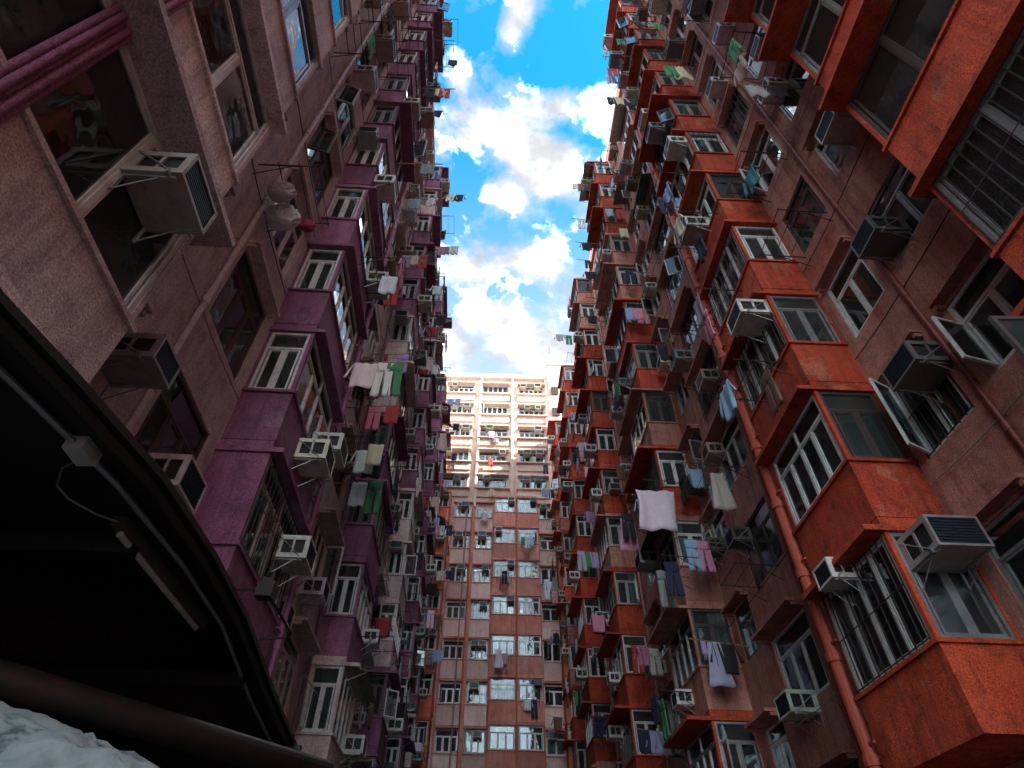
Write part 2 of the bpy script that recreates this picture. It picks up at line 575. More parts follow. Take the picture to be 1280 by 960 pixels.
# ------------------------------------------------------------------ air conditioners (local: back on the wall at y=0, -y outwards, z from the base)
def ac_meshes(w, d, h):
    def make():
        m = MB()
        t = 0.03
        # casing shell: top, bottom, sides with two vent openings, rim round the coil
        m.box(-w / 2, w / 2, -d, .02, h - t, h); m.box(-w / 2, w / 2, -d, .02, 0, t)
        for s in (-1, 1):
            xo, xi = s * w / 2, s * (w / 2 - .02)
            m.box(xo, xi, -d, -d + .06, t, h - t)
            m.box(xo, xi, -d * .55, -d * .49, t, h - t)
            m.box(xo, xi, -d * .16, .02, t, h - t)
            m.box(xo, xi, -d + .06, -d * .16, t, t + .05); m.box(xo, xi, -d + .06, -d * .16, h - t - .05, h - t)
        m.box(-w / 2, -w / 2 + .035, -d - .012, -d, 0, h); m.box(w / 2 - .035, w / 2, -d - .012, -d, 0, h)
        m.box(-w / 2 + .035, w / 2 - .035, -d - .012, -d, 0, .035); m.box(-w / 2 + .035, w / 2 - .035, -d - .012, -d, h - .035, h)
        casing = m.mesh('casing', ['casing'])
        v = MB()
        v.box(-w / 2 + .03, w / 2 - .03, -d + .07, 0, t + .002, h - t - .002)
        core = v.mesh('vent', ['vent_dark'])
        g = MB()
        g.box(-w / 2 + .022, w / 2 - .022, -d + .012, -d + .06, t + .002, h - t - .002)
        for i in range(9):
            z = .05 + (h - .1) * i / 8
            g.box(-w / 2 + .036, w / 2 - .036, -d - .004, -d + .011, z - .006, z + .006)
        coil = g.mesh('coil', ['coil_fins'])
        brs = []
        for s in (-1, 1):
            b = MB()
            x = s * (w / 2 - .05)
            b.box(x - .012, x + .012, -d * .9, .0, -.028, -.002)
            b.box(x - .012, x + .012, -.022, 0, -.26, -.029)
            b.tube((x, -.012, -.25), (x, -d * .62, -.02), .008, 5)
            b.tube((s * (w / 2 + .014), -.01, h * .92), (s * (w / 2 + .014), -d * .8, .02), .009, 5)
            b.box(s * (w / 2 - .05), s * (w / 2 + .026), -d * .8 - .012, -d * .8 + .012, -.03, .032)
            brs.append(b.mesh('bracket', ['frame_aluminium']))
        return casing, core, coil, brs[0], brs[1]
    return cached(('ac', w, d, h), make)


AC_SIZES = [(0.62, 0.56, 0.42), (0.68, 0.66, 0.44), (0.54, 0.48, 0.38)]
AC_COL = [('white', (0.66, 0.66, 0.62)), ('cream', (0.55, 0.53, 0.46)), ('beige', (0.46, 0.40, 0.30)),
          ('grey', (0.33, 0.33, 0.33)), ('charcoal', (0.13, 0.125, 0.12))]
AC_W = [7, 6, 3, 3, 2]
AC_COUNT = 0


def add_ac(M, label_fn, group, size=None, ci=None, scale=1.0):
    global AC_COUNT
    AC_COUNT += 1
    if ci is None:
        ci = random.choices(range(5), AC_W)[0]
    w, d, h = size or random.choice(AC_SIZES)
    cn, c = AC_COL[ci]
    root = link('air_conditioner', None, None, M)
    root.empty_display_size = 0.2
    parts = ac_meshes(w, d, h)
    cc = tuple(min(1, x * random.uniform(.85, 1.1)) for x in c)
    for nm, me in zip(('casing', 'vent', 'coil', 'bracket', 'bracket'), parts):
        link(nm, me, root, I4, cc)
    tag(root, label_fn(cn), 'air conditioner', group)
    return root


# ------------------------------------------------------------------ laundry
def garment_mesh(kind, seed):
    """hangs in the local y-z plane from z=0, -y outwards; thickness along x"""
    def make():
        rnd = random.Random(seed * 77 + hash_kind(kind))
        bm = bmesh.new()

        def sheet(outline, nu, nv, amp):
            rows = []
            ph = rnd.random() * 6
            for j in range(nv + 1):
                v = j / nv
                a, b, z = outline(v)
                row = []
                for i in range(nu + 1):
                    u = i / nu
                    x = amp * (0.25 + v) * math.sin(ph + u * 9 + v * 1.3) + amp * .5 * math.sin(ph * 2 + u * 17 - v * 3)
                    row.append(bm.verts.new((x, a + (b - a) * u, z + rnd.uniform(-.008, .008))))
                rows.append(row)
            for j in range(nv):
                for i in range(nu):
                    bm.faces.new((rows[j][i], rows[j][i + 1], rows[j + 1][i + 1], rows[j + 1][i]))
        k = rnd.uniform(.9, 1.1)
        if kind == 'shirt':
            sheet(lambda v: (-.26 * k + .02 * v, .26 * k - .02 * v, -.72 * k * v), 8, 8, .03)
            sheet(lambda v: (-.27 * k - .16 * v, -.245 * k - .02 - .10 * v + .0, -.02 - .46 * v), 3, 5, .02)
            sheet(lambda v: (.245 * k + .02 + .10 * v, .27 * k + .16 * v, -.02 - .46 * v), 3, 5, .02)
        elif kind == 'trousers':
            sheet(lambda v: (-.20, .20, -.28 * v), 6, 3, .02)
            sheet(lambda v: (-.20 - .03 * v, -.01 - .03 * v, -.28 - .72 * k * v), 4, 7, .03)
            sheet(lambda v: (.01 + .02 * v, .20 + .02 * v, -.28 - .72 * k * v), 4, 7, .03)
        elif kind == 'towel':
            sheet(lambda v: (-.21, .21, -.75 * k * v), 7, 7, .03)
        elif kind == 'dress':
            sheet(lambda v: (-.17 - .17 * v ** 1.4, .17 + .17 * v ** 1.4, -1.15 * k * v), 9, 9, .04)
        elif kind == 'bedsheet':
            sheet(lambda v: (-.62 + .05 * math.sin(v * 5), .62 - .12 * v, -1.35 * k * v), 16, 10, .06)
        else:
            sheet(lambda v: (-.07 + .01 * math.sin(v * 4), .07, -.34 * v), 3, 5, .015)
        bmesh.ops.recalc_face_normals(bm, faces=bm.faces)
        bmesh.ops.solidify(bm, geom=list(bm.faces), thickness=0.014)
        me = bpy.data.meshes.new(kind)
        bm.to_mesh(me)
        bm.free()
        me.materials.append(MATS['cloth'])
        me.polygons.foreach_set('use_smooth', [True] * len(me.polygons))
        return me
    return cached(('gm', kind, seed), make)


KINDS = ['shirt', 'trousers', 'towel', 'dress', 'bedsheet', 'sock']


def hash_kind(k):
    return KINDS.index(k) * 13


CLOTH = [('white', (0.70, 0.70, 0.70), 5), ('navy', (0.018, 0.025, 0.06), 5), ('black', (0.018, 0.018, 0.02), 5),
         ('grey', (0.25, 0.25, 0.26), 3), ('sky-blue', (0.30, 0.42, 0.58), 3), ('pink', (0.60, 0.28, 0.34), 3),
         ('red', (0.45, 0.05, 0.05), 2), ('green', (0.06, 0.24, 0.10), 1), ('lilac', (0.42, 0.34, 0.52), 2),
         ('cream', (0.62, 0.54, 0.40), 3), ('brown', (0.16, 0.08, 0.05), 2), ('teal', (0.05, 0.25, 0.27), 1)]
GARMENTS = 0


USED = set()


def add_garment(M, where, group, kind=None, ci=None):
    global GARMENTS
    GARMENTS += 1
    kind = kind or random.choices(['shirt', 'trousers', 'towel', 'dress', 'bedsheet', 'sock'], [7, 5, 5, 1.5, 0, 1.5])[0]
    for _ in range(20):
        c = CLOTH[ci] if ci is not None else random.choices(CLOTH, [x[2] for x in CLOTH])[0]
        if (kind, c[0], where) not in USED:
            break
    USED.add((kind, c[0], where))
    o = link(kind, garment_mesh(kind, random.randint(0, 3)), None, M,
             tuple(min(1, x * random.uniform(.85, 1.15)) for x in c[1]))
    kn = kind.replace('_', ' ')
    noun = {'trousers': '%s trousers' % c[0], 'sock': '%s sock' % c[0]}.get(kind, '%s %s' % (c[0], kn))
    tag(o, '%s %s' % (noun, where), kn if kind != 'trousers' else 'trousers', group)
    return o


def bag_mesh(seed):
    def make():
        from mathutils import noise as mn
        bm = bmesh.new()
        bmesh.ops.create_icosphere(bm, subdivisions=4, radius=1)
        for v in bm.verts:
            p = v.co.copy()
            t = (1 - p.z) / 2
            r = .20 * math.sin(min(1, t * 1.25 + .06) * math.pi * .62) ** .8
            q = Vector((p.x, p.y, 0))
            if q.length > 1e-5:
                q.normalize()
            cr = abs(mn.noise(p * 2.2 + Vector((seed, 0, 0)))) * .45 + abs(mn.noise(p * 5 + Vector((0, seed, 0)))) * .3
            w = math.sqrt(max(0, 1 - p.z ** 2)) ** .5
            v.co = Vector((q.x * r * w * (1.15 - cr), q.y * r * 1.3 * w * (1.15 - cr), -.52 * t - .06 * cr))
        me = bpy.data.meshes.new('plastic_bag')
        bm.to_mesh(me); bm.free()
        me.materials.append(MATS['cloth'])
        return me
    return cached(('bag', seed), make)


def rack_mesh(kind):
    def make():
        m = MB()
        if kind == 'arms':          # two arms out of the wall with cross rails
            for x in (-.55, .55):
                m.tube((x, 0, 0), (x, -1.05, .05), .014, 5)
                m.tube((x, 0, -.35), (x, -.6, .01), .010, 5)
            for y in (-.35, -.7, -1.03):
                m.tube((-.6, y, .03), (.6, y, .03), .009, 5)
            return m.mesh('drying_rack', ['steel_dark'])
        if kind == 'pole':          # single bamboo pole sticking out
            m.tube((0, .05, 0), (0, -1.5, .16), .018, 6)
            return m.mesh('drying_pole', ['bamboo'])
        # cage ledge
        m.tube((-.6, 0, .0), (-.6, -.5, 0), .012, 5); m.tube((.6, 0, 0), (.6, -.5, 0), .012, 5)
        m.tube((-.6, -.5, 0), (.6, -.5, 0), .012, 5); m.tube((-.6, -.5, .35), (.6, -.5, .35), .010, 5)
        m.tube((-.6, 0, .35), (-.6, -.5, .35), .010, 5); m.tube((.6, 0, .35), (.6, -.5, .35), .010, 5)
        for i in range(9):
            x = -.6 + 1.2 * i / 8
            m.tube((x, -.5, 0), (x, -.5, .35), .006, 4); m.tube((x, 0, 0), (x, -.5, 0), .006, 4)
        return m.mesh('window_cage', ['steel_dark'])
    return cached(('rack', kind), make)


def add_rack(M, kind, where, group, garments=0):
    o = link({'arms': 'drying_rack', 'pole': 'drying_pole', 'cage': 'window_cage'}[kind], rack_mesh(kind), None, M)
    tag(o, {'arms': 'iron clothes rack %s', 'pole': 'bamboo drying pole %s', 'cage': 'wire flower cage %s'}[kind] % where,
        {'arms': 'clothes rack', 'pole': 'drying pole', 'cage': 'window cage'}[kind], group)
    for i in range(garments):
        if kind == 'pole':
            y = -.45 - .9 * (i + random.uniform(.1, .7)) / max(1, garments)
            G = M @ Matrix.Translation((0, y, .16 * -y / 1.5 - .012))
        elif kind == 'arms':
            y = random.choice((-.35, -.7, -1.03))
            x = -.45 + .9 * (i + .5) / garments
            G = M @ T(x, y, .022, R(90) if random.random() < .75 else 0)
        else:
            G = M @ T(-.4 + .8 * (i + .5) / garments, -.5, .35, R(90))
        add_garment(G, where, 'laundry hung on the buildings')
    return o


def pot_mesh():
    def make():
        rnd = random.Random(5)
        m = MB()
        m.tube((0, 0, 0), (0, 0, .18), .08, 8, 0, .11)
        for i in range(60):
            a, el = rnd.random() * 6.28, rnd.uniform(.2, 1.4)
            r = rnd.uniform(.08, .34)
            c = Vector((math.cos(a) * math.cos(el) * r, math.sin(a) * math.cos(el) * r, .2 + math.sin(el) * r))
            u = Vector((rnd.uniform(-1, 1), rnd.uniform(-1, 1), rnd.uniform(-1, 1))).normalized() * .06
            w = u.orthogonal().normalized() * .025
            m.quad(c - u, c + w, c + u, c - w, 1)
        return m.mesh('potted_plant', ['terracotta', 'leaf'])
    return cached('pot', make)


# ------------------------------------------------------------------ a facade wall with real window openings
def wall_with_holes(x0, x1, z0, z1, y, holes, reveal=0.2):
    m = MB()
    xs = sorted({round(v, 3) for v in [x0, x1] + [h[0] for h in holes] + [h[1] for h in holes]})
    zs = sorted({round(v, 3) for v in [z0, z1] + [h[2] for h in holes] + [h[3] for h in holes]})
    for i in range(len(xs) - 1):
        cx = (xs[i] + xs[i + 1]) / 2
        hh = [h for h in holes if h[0] < cx < h[1]]
        run = None
        for j in range(len(zs) - 1):
            cz = (zs[j] + zs[j + 1]) / 2
            if any(h[2] < cz < h[3] for h in hh):
                if run is not None:
                    m.quad((xs[i], y, run), (xs[i + 1], y, run), (xs[i + 1], y, zs[j]), (xs[i], y, zs[j]))
                    run = None
            elif run is None:
                run = zs[j]
        if run is not None:
            m.quad((xs[i], y, run), (xs[i + 1], y, run), (xs[i + 1], y, zs[-1]), (xs[i], y, zs[-1]))
    yb = y + reveal
    for (a, b, c, d) in holes:
        m.quad((a, y, c), (a, yb, c), (a, yb, d), (a, y, d)); m.quad((b, y, c), (b, y, d), (b, yb, d), (b, yb, c))
        m.quad((a, y, c), (b, y, c), (b, yb, c), (a, yb, c)); m.quad((a, y, d), (a, yb, d), (b, yb, d), (b, y, d))
        m.quad((a, yb, c), (b, yb, c), (b, yb, d), (a, yb, d))
    return m


FH = 2.88
PAR, WIN = 1.02, 1.60          # parapet and window band of a bay
FAR_Y = 43.6


class Block:
    """A side block. u runs into the courtyard (+Y), n out of the wall, both turned with the block."""

    def __init__(s, name, label, short, xa, xb, sgn, wallmat, baymat, prot, sill0, kmax, roof, stacks, gaps, win_dz):
        s.sgn, s.short, s.prot, s.sill0, s.kmax = sgn, short, prot, sill0, kmax
        skew = math.atan2(xb - xa, FAR_Y)
        # sgn +1: left block, faces +X ; -1: right block, faces -X
        s.M = T(xa, 0, 0, R(90) * sgn - skew)
        s.root = link(name, None, None, s.M)
        tag(s.root, label, 'apartment block', 'apartment blocks round the courtyard')
        s.wallmat, s.baymat, s.roof = wallmat, baymat, roof
        s.stacks, s.gaps = stacks, gaps
        s.win_dz = win_dz
        s.nb = len(stacks)

    def L(s, u, n, z, facing):
        """local matrix; facing 'out' (courtyard) or 'end' (towards -Y)"""
        rz = 0.0 if facing == 'out' else -R(90) * s.sgn
        return T(u * s.sgn, -n, z, rz)

    def box(s, m, u0, u1, n0, n1, z0, z1, mi=0):
        m.box(u0 * s.sgn, u1 * s.sgn, -n0, -n1, z0, z1, mi)

    def where(s, kind, idx, k, u=None):
        st = s.kmax - k + 1
        if kind == 'recess':
            us = sorted({w[0] for g in s.gaps for w in g['wins']}, reverse=True)
            return 'on %s block, recess window %s from far end, storey %s below roof' % (s.short, NUM[us.index(u) + 1], NUM[st])
        return 'on %s block, %s %s from far end, storey %s below roof' % (s.short, kind, NUM[s.nb - idx], NUM[st])


def bay_mesh(s, w, p, over_out, over_end, mat=None):
    mat = mat or s.baymat

    def make():
        m = MB()
        z0 = -PAR
        s.box(m, 0, w, -.02, p, z0, 0)                                # parapet
        s.box(m, -.045, w + .045, -.02, p + .045, 0.003, .06)         # sill slab
        s.box(m, .19, w - .19, -.02, p - .19, .063, WIN)              # core behind the windows
        s.box(m, .0, .07, p - .07, p, .063, WIN); s.box(m, w - .07, w, p - .07, p, .063, WIN)   # corner posts
        s.box(m, .0, .188, -.02, .05, .063, WIN); s.box(m, w - .188, w, -.02, p - .073, .063, WIN)
        s.box(m, -over_end, w + over_end, -.02, p + over_out, WIN + .003, WIN + .09)   # hood slab
        s.box(m, 0.012, w - .012, -.02, p - .012, WIN + .093, FH - PAR - .003)        # lintel
        return m.mesh('bay', [mat])
    return cached(('bay', s.sgn, round(w, 2), round(p, 2), over_out, over_end, mat), make)


def hood_mesh(w, d, mat):
    def make():
        m = MB()
        m.box(-w / 2, w / 2, -d, .0, 0, .07)
        m.box(-w / 2 + .02, -w / 2 + .08, -d * .7, 0, -.08, -.002); m.box(w / 2 - .08, w / 2 - .02, -d * .7, 0, -.08, -.002)
        return m.mesh('hood', [mat])
    return cached(('hood', round(w, 2), round(d, 2), mat), make)


def sheet_awning_mesh(w, d):
    def make():
        m = MB()
        n = max(6, int(w / .12))
        for i in range(n):
            a, b = -w / 2 + w * i / n, -w / 2 + w * (i + 1) / n
            za, zb = (.022 if i % 2 else 0), (0 if i % 2 else .022)
            m.quad((a, 0, za), (b, 0, zb), (b, -d, zb - d * .32), (a, -d, za - d * .32))
            m.quad((a, 0, za + .01), (a, -d, za + .01 - d * .32), (b, -d, zb + .01 - d * .32), (b, 0, zb + .01))
        for x in (-w / 2 + .05, w / 2 - .05):
            m.tube((x, 0, -.45), (x, -d * .95, -d * .31), .012, 5)
        return m.mesh('awning', ['sheet_metal'])
    return cached(('awn', round(w, 2), round(d, 2)), make)


def cable_obj(parent, pts, r, color):
    m = MB()
    m.path(pts, r, 5)
    return link('cable', m.mesh('cable', ['pipe_paint']), parent, I4, color)


def pipe_obj(s, u, n, r, z0, z1, color, elbows=True):
    m = MB()
    x = u * s.sgn
    m.tube((x, -n, z0), (x, -n, z1), r, 10)
    z = z0 + .8
    while z < z1:
        m.tube((x, -n, z), (x, -n, z + .14), r * 1.28, 10)
        if n < .5:
            m.box(x - .02, x + .02, -n, 0, z + .25, z + .29)
        else:
            m.box(x, x - .24 * s.sgn, -n - .02, -n + .02, z + .25, z + .29)
        z += FH / 2 + .02
    if elbows:
        k = z0 + 1.7
        while k < z1 - 1:
            m.tube((x, -n, k), (x + .55 * s.sgn, -n * .8, k + .42), r * .7, 8)
            k += FH
    return link('drain_pipe', m.mesh('drain_pipe', ['pipe_paint'], smooth=False), s.root, I4, color)


def build_block(s, special):
    holes = []
    u_near, u_far = (-32.0 if s.sgn < 0 else -6.5), FAR_Y + .3
    wins = []
    for gi, gap in enumerate(s.gaps):
        for (u0, u1, zoff, hh) in gap['wins']:
            for k in range(-1, s.kmax + 1):
                z = s.sill0 + k * FH + zoff
                if z < 2.6 or z + hh > s.roof - .25:
                    continue
                wins.append((gi, k, u0, u1, z, hh))
                a, b = sorted((u0 * s.sgn, u1 * s.sgn))
                holes.append((a, b, z, z + hh))
    a, b = sorted((u_near * s.sgn, u_far * s.sgn))
    m = wall_with_holes(a, b, 0, s.roof, 0, holes)
    m.box(a + .01, b - .01, .26, 11, 0, s.roof - .01)
    link('wall', m.mesh('wall', [s.wallmat]), s.root, I4)
    m = MB()
    m.box(a, b, -.18, .25, s.roof + .005, s.roof + .14); m.box(a, b, -.05, .12, s.roof + .145, s.roof + .75)
    link('roof_parapet', m.mesh('roof_parapet', [s.wallmat]), s.root, I4)
    if s.sgn < 0:  # unseen mass added on the roof to keep sun off the left block
        m = MB(); s.box(m, -31.5, 31.5, -1.5, -9.8, s.roof + .15, s.roof + 10.5)
        link('roof_sun_blocker', m.mesh('roof_sun_blocker', [s.wallmat]), s.root, I4)
    grp = 'air conditioners hung on the facades'
    # ---- recess windows
    for (gi, k, u0, u1, z, hh) in wins:
        w = u1 - u0
        uc = (u0 + u1) / 2
        near = uc < 12 and uc > 0
        dark = s.sgn > 0 and uc < 8
        add_window(s.root, s.L(uc, -.07, z + .0, 'out'), w, hh, near, fm='frame_dark' if dark and random.random() < .7 else None)
        if uc < 0.5:
            continue
        gname = ('recess', gi, k)
        if random.random() < .75:
            link('hood', hood_mesh(w + (.1 if gi == 0 else .3), .2 if gi == 0 else random.choice((.3, .42)), s.wallmat), s.root, s.L(uc, 0, z + hh + .06, 'out'))
        elif random.random() < .5 and gi > 0:
            link('awning', sheet_awning_mesh(w + .25, random.choice((.5, .65))), s.root, s.L(uc, 0, z + hh + .3, 'out'),
                 random.choice([(.25, .25, .26), (.1, .22, .18), (.3, .12, .08), (.35, .34, .3)]))
        if k < 0 or (gi == 0 and k < 3) or (gi == 1 and k < 1):
            continue
        if random.random() < .58:
            off = random.choice((-1, 1)) * max(0, w / 2 - .35)
            zz = random.choice((z + hh - .5, z + .06, z - .62))
            add_ac(s.M @ s.L(uc + off, .0 if zz < z else -.02, zz, 'out'), lambda c: c + ' air conditioner ' + s.where('recess', gi, k, u0), grp)
        r = random.random()
        if r < .36:
            add_rack(s.M @ s.L(uc, 0, z - .12, 'out'), 'arms', s.where('recess', gi, k, u0), 'clothes racks on the facades', random.choices((0, 1, 2, 3), (3, 2, 3, 2))[0])
        elif r < .50:
            add_rack(s.M @ s.L(uc + random.uniform(-.3, .3), 0, z + random.uniform(.0, .3), 'out'), 'pole', s.where('recess', gi, k, u0), 'clothes racks on the facades', random.choice((1, 2, 3)))
        elif r < .56:
            add_rack(s.M @ s.L(uc, 0, z - .05, 'out'), 'cage', s.where('recess', gi, k, u0), 'clothes racks on the facades', 0)
    # ---- bays
    for si, (u0, w) in enumerate(s.stacks):
        for k in range(-1, s.kmax + 1):
            z = s.sill0 + k * FH
            if z - PAR < 1.2:
                continue
            p = s.prot
            oo = (.3 if si == 1 and k < 3 else random.choice((.2, .42, .6))) if s.sgn < 0 else random.choice((.05, .2, .38))
            oe = random.choice((.045, .12))
            sp = special.get((si, k), {})
            b = link('bay', bay_mesh(s, w, p, oo, oe, s.wallmat if ((s.sgn > 0 and si == 0) or (si > 1 and random.random() < .24)) else None), s.root, T(u0 * s.sgn, 0, z))
            near = si <= 1
            wh = lambda kk=k, ii=si: s.where('bay', ii, kk)
            ew = p - .07 - .055
            if not sp.get('no_end'):
                add_window(s.root, s.L(u0 + .05, .055 + ew / 2, z + .062, 'end'), ew, WIN - .065, near,
                           n=2, transom=True, fm=sp.get('fm'), curt=sp.get('curt'), opened=sp.get('open'))
            else:
                mm = MB(); s.box(mm, .0, .185, .052, p - .072, .064, WIN)
                link('infill_panel', mm.mesh('infill_panel', [s.baymat]), s.root, T(u0 * s.sgn, 0, z))
            fw = w - .14 - .01
            add_window(s.root, s.L(u0 + w / 2, p - .05, z + .062, 'out'), fw, WIN - .065, near, opened=sp.get('open') if k < 2 else None)
            if sp.get('plain') or (si == 0 and k < 4):
                continue
            if random.random() < .10 and si > 1:
                link('awning', sheet_awning_mesh(w + .1, .6), s.root, s.L(u0 + w / 2, p, z + WIN + .05, 'out'),
                     random.choice([(.25, .25, .26), (.1, .22, .18), (.3, .12, .08), (.35, .34, .3)]))
            if not sp.get('no_ac'):
                if random.random() < .62:
                    add_ac(s.M @ s.L(u0 + random.choice((.42, w - .45, w / 2)), p - .03, random.choice((z + .07, z + .07, z + WIN - .5, z - .6)), 'out'),
                           lambda c: c + ' air conditioner ' + wh(), grp)
                if random.random() < .10:
                    add_ac(s.M @ s.L(u0, p * .5, random.choice((z + WIN - .5, z + .07)), 'end'),
                           lambda c: 'end-wall ' + c + ' air conditioner ' + wh(), grp, size=AC_SIZES[2])
            r = random.random()
            if sp.get('no_rack'):
                continue
            if r < .42:
                add_rack(s.M @ s.L(u0 + w / 2 + random.uniform(-.3, .3), p, z - random.uniform(.0, .4), 'out'), 'arms', wh(), 'clothes racks on the facades',
                         random.choices((0, 1, 2, 3, 4), (3, 2, 3, 3, 1))[0])
            elif r < .60:
                add_rack(s.M @ s.L(u0 + random.uniform(.3, w - .3), p, z + random.uniform(.0, .4), 'out'), 'pole', wh(), 'clothes racks on the facades', random.choice((1, 2, 3)))
            elif r < .68:
                add_rack(s.M @ s.L(u0 + w / 2, p, z + .03, 'out'), 'cage', wh(), 'clothes racks on the facades', random.choice((0, 0, 2)))
    # ---- services
    for (u, n, r, c, el) in s.pipes:
        pipe_obj(s, u, n, r, .2, s.roof - .2, c, el)
    for k in range(0, s.kmax + 1):
        for (u0, n0, u1, n1, dz) in s.cables:
            z = s.sill0 + k * FH + dz
            pts = []
            for i in range(9):
                t = i / 8
                pts.append(((u0 + (u1 - u0) * t) * s.sgn, -(n0 + (n1 - n0) * t), z - .10 * 4 * t * (1 - t) * random.uniform(.7, 1)))
            cable_obj(s.root, pts, .011, random.choice([(.02, .02, .02), (.3, .28, .25), (.03, .02, .02)]))


# ------------------------------------------------------------------ ground
m = MB()
m.quad((-400, -400, 0), (400, -400, 0), (400, 400, 0), (-400, 400, 0))
g = link('ground', m.mesh('ground', ['asphalt']))
g['kind'] = 'structure'

# ------------------------------------------------------------------ left block (mauve and purple)
LB = Block('apartment_building', 'dark mauve apartment block with purple bays and a black canopy below', 'purple',
           -4.12, -5.60, 1, 'wall_mauve', 'bay_purple', .85, 5.72, 10, 38.3,
           stacks=[(-1.6, 5.1), (7.3, 2.5), (16.1, 2.5), (24.9, 2.5), (33.7, 2.5), (40.6, 2.0)],
           gaps=[dict(wins=[(5.5, 7.0, -.1, 1.75), (3.75, 4.35, .45, .8)]),
                 dict(wins=[(10.4, 11.9, -.05, 1.5), (13.3, 14.9, -.05, 1.5)]),
                 dict(wins=[(19.2, 20.7, -.05, 1.5), (22.2, 23.8, -.05, 1.5)]),
                 dict(wins=[(28.0, 29.5, -.05, 1.5), (31.0, 32.6, -.05, 1.5)]),
                 dict(wins=[(37.0, 38.4, -.05, 1.5)]), dict(wins=[])], win_dz=0)
LB.pipes = [(9.98, .92, .05, (.30, .10, .20), False), (5.2, .09, .045, (.62, .56, .54), False), (12.5, .12, .06, (.12, .05, .09), True), (15.4, .10, .05, (.13, .07, .11), False),
            (21.4, .12, .06, (.12, .05, .09), True), (30.3, .12, .06, (.12, .05, .09), True), (39.2, .1, .06, (.2, .12, .13), False)]
LB.cables = [(3.5, .05, 7.25, .04, -.25), (9.9, .2, 16.0, .3, .9), (18.7, .2, 24.8, .3, -.3)]
build_block(LB, {(1, 0): dict(no_end=True, no_ac=True, no_rack=True, open=False), (1, 1): dict(fm='frame_white', open=False, no_rack=True),
                 (1, 2): dict(fm='frame_white', open=False), (0, 0): dict(no_ac=True, no_rack=True), (0, 1): dict(no_ac=True)})

# ------------------------------------------------------------------ right block (red)
RB = Block('apartment_building', 'weathered red apartment block with orange red bays and a thick red drain pipe', 'red',
           6.88, 6.20, -1, 'wall_brick_red', 'bay_red', 1.12, 4.75, 11, 38.4,
           stacks=[(-1.3, 5.0), (7.55, 2.2), (16.4, 2.55), (25.2, 2.55), (34.0, 2.55), (40.9, 2.0)],
           gaps=[dict(wins=[(4.2, 5.5, 0, 1.4), (6.1, 7.3, -.1, 1.55)]),
                 dict(wins=[(12.4, 14.3, 1.15, 1.6), (14.9, 16.0, 0, 1.3)]),
                 dict(wins=[(19.5, 20.8, 0, 1.4), (22.0, 23.8, 0, 1.5)]),
                 dict(wins=[(28.3, 29.6, 0, 1.4), (30.8, 32.5, 0, 1.5)]),
                 dict(wins=[(37.2, 38.8, 0, 1.4)]), dict(wins=[])], win_dz=0)
RED = (.42, .07, .035)
RB.pipes = [(5.8, .09, .04, (.25, .06, .045), False), (9.93, 1.16, .095, RED, False), (12.05, .10, .05, (.3, .09, .06), False), (21.2, .14, .08, RED, True),
            (24.6, .1, .05, (.5, .28, .2), False), (30.2, .14, .08, RED, True), (33.4, .1, .05, (.5, .28, .2), False), (39.4, .12, .07, RED, False)]
RB.cables = [(3.8, .06, 7.5, .05, -.45), (10.2, .3, 16.3, .4, .8), (19.1, .3, 25.1, .3, -.3)]
build_block(RB, {(1, 0): dict(no_ac=True, no_rack=True, fm='frame_aluminium', open=False), (1, 1): dict(no_rack=True, fm='frame_dark', no_ac=True, open=False),
                 (1, 2): dict(fm='frame_aluminium', open=False), (0, 0): dict(no_ac=True, no_rack=True), (0, 1): dict(no_ac=True, no_rack=True), (0, 2): dict(no_ac=True, no_rack=True), (0, 3): dict(no_ac=True), (0, 4): dict(no_ac=True),
                 (2, 3): dict(fm='frame_white')})

# ------------------------------------------------------------------ far block (pale pink, sunlit top, red bays below)
FR = link('apartment_building', None, None, T(0, FAR_Y, 0))
tag(FR, 'pale pink apartment block closing the courtyard, cream top and red bays below', 'apartment block', 'apartment blocks round the courtyard')
FZ = [44.5 - 2.9 * i for i in range(15)]          # window centre heights
far_holes, far_wins = [], []
GA = 'air conditioners hung on the facades'


def far_where(cn, i):
    return 'on pale pink block, column %s, storey %s from roof' % (cn, NUM[i + 1])


UP = [(-3.95, 2.6, 'one'), (-.45, 2.6, 'two'), (3.2, 2.5, 'three')]
for i in range(5):
    for (cx, w, cn) in UP:
        far_wins.append((cx, w, FZ[i] - .62, 1.25, i, cn))
LO = [(-2.85, 1.5, 'A'), (-1.0, 1.4, 'B'), (4.25, 1.35, 'E')]
for i in range(5, 14):
    for (cx, w, cn) in LO:
        far_wins.append((cx, w, FZ[i] - .65, 1.3, i, {'A': 'one', 'B': 'two', 'E': 'five'}[cn]))
for (cx, w, z, h, i, cn) in far_wins:
    far_holes.append((cx - w / 2, cx + w / 2, z, z + h))
FTOP = 46.1
m = wall_with_holes(-9.0, 9.0, 30.2, FTOP, 0, [h for h in far_holes if h[2] > 30.2])
m.box(-9, 9, .26, 12, 0, FTOP - .01)
link('wall', m.mesh('wall', ['far_cream']), FR, I4)
m = wall_with_holes(-9.0, 9.0, 0, 30.19, -.05, [h for h in far_holes if h[2] < 30.2])
link('wall', m.mesh('wall', ['far_pink']), FR, I4)
m = MB()
m.box(-9, 4.9, -.35, .3, FTOP, FTOP + .25); m.box(-9, 4.9, -.1, .1, FTOP + .253, FTOP + .8)
link('roof_parapet', m.mesh('roof_parapet', ['far_cream']), FR, I4)
m = MB()
m.box(4.92, 9.0, -.55, 6, 30.3, 48.0); m.box(4.85, 9.0, -.65, 6, 48.003, 48.25)
link('stair_tower', m.mesh('stair_tower', ['far_pink']), FR, I4)
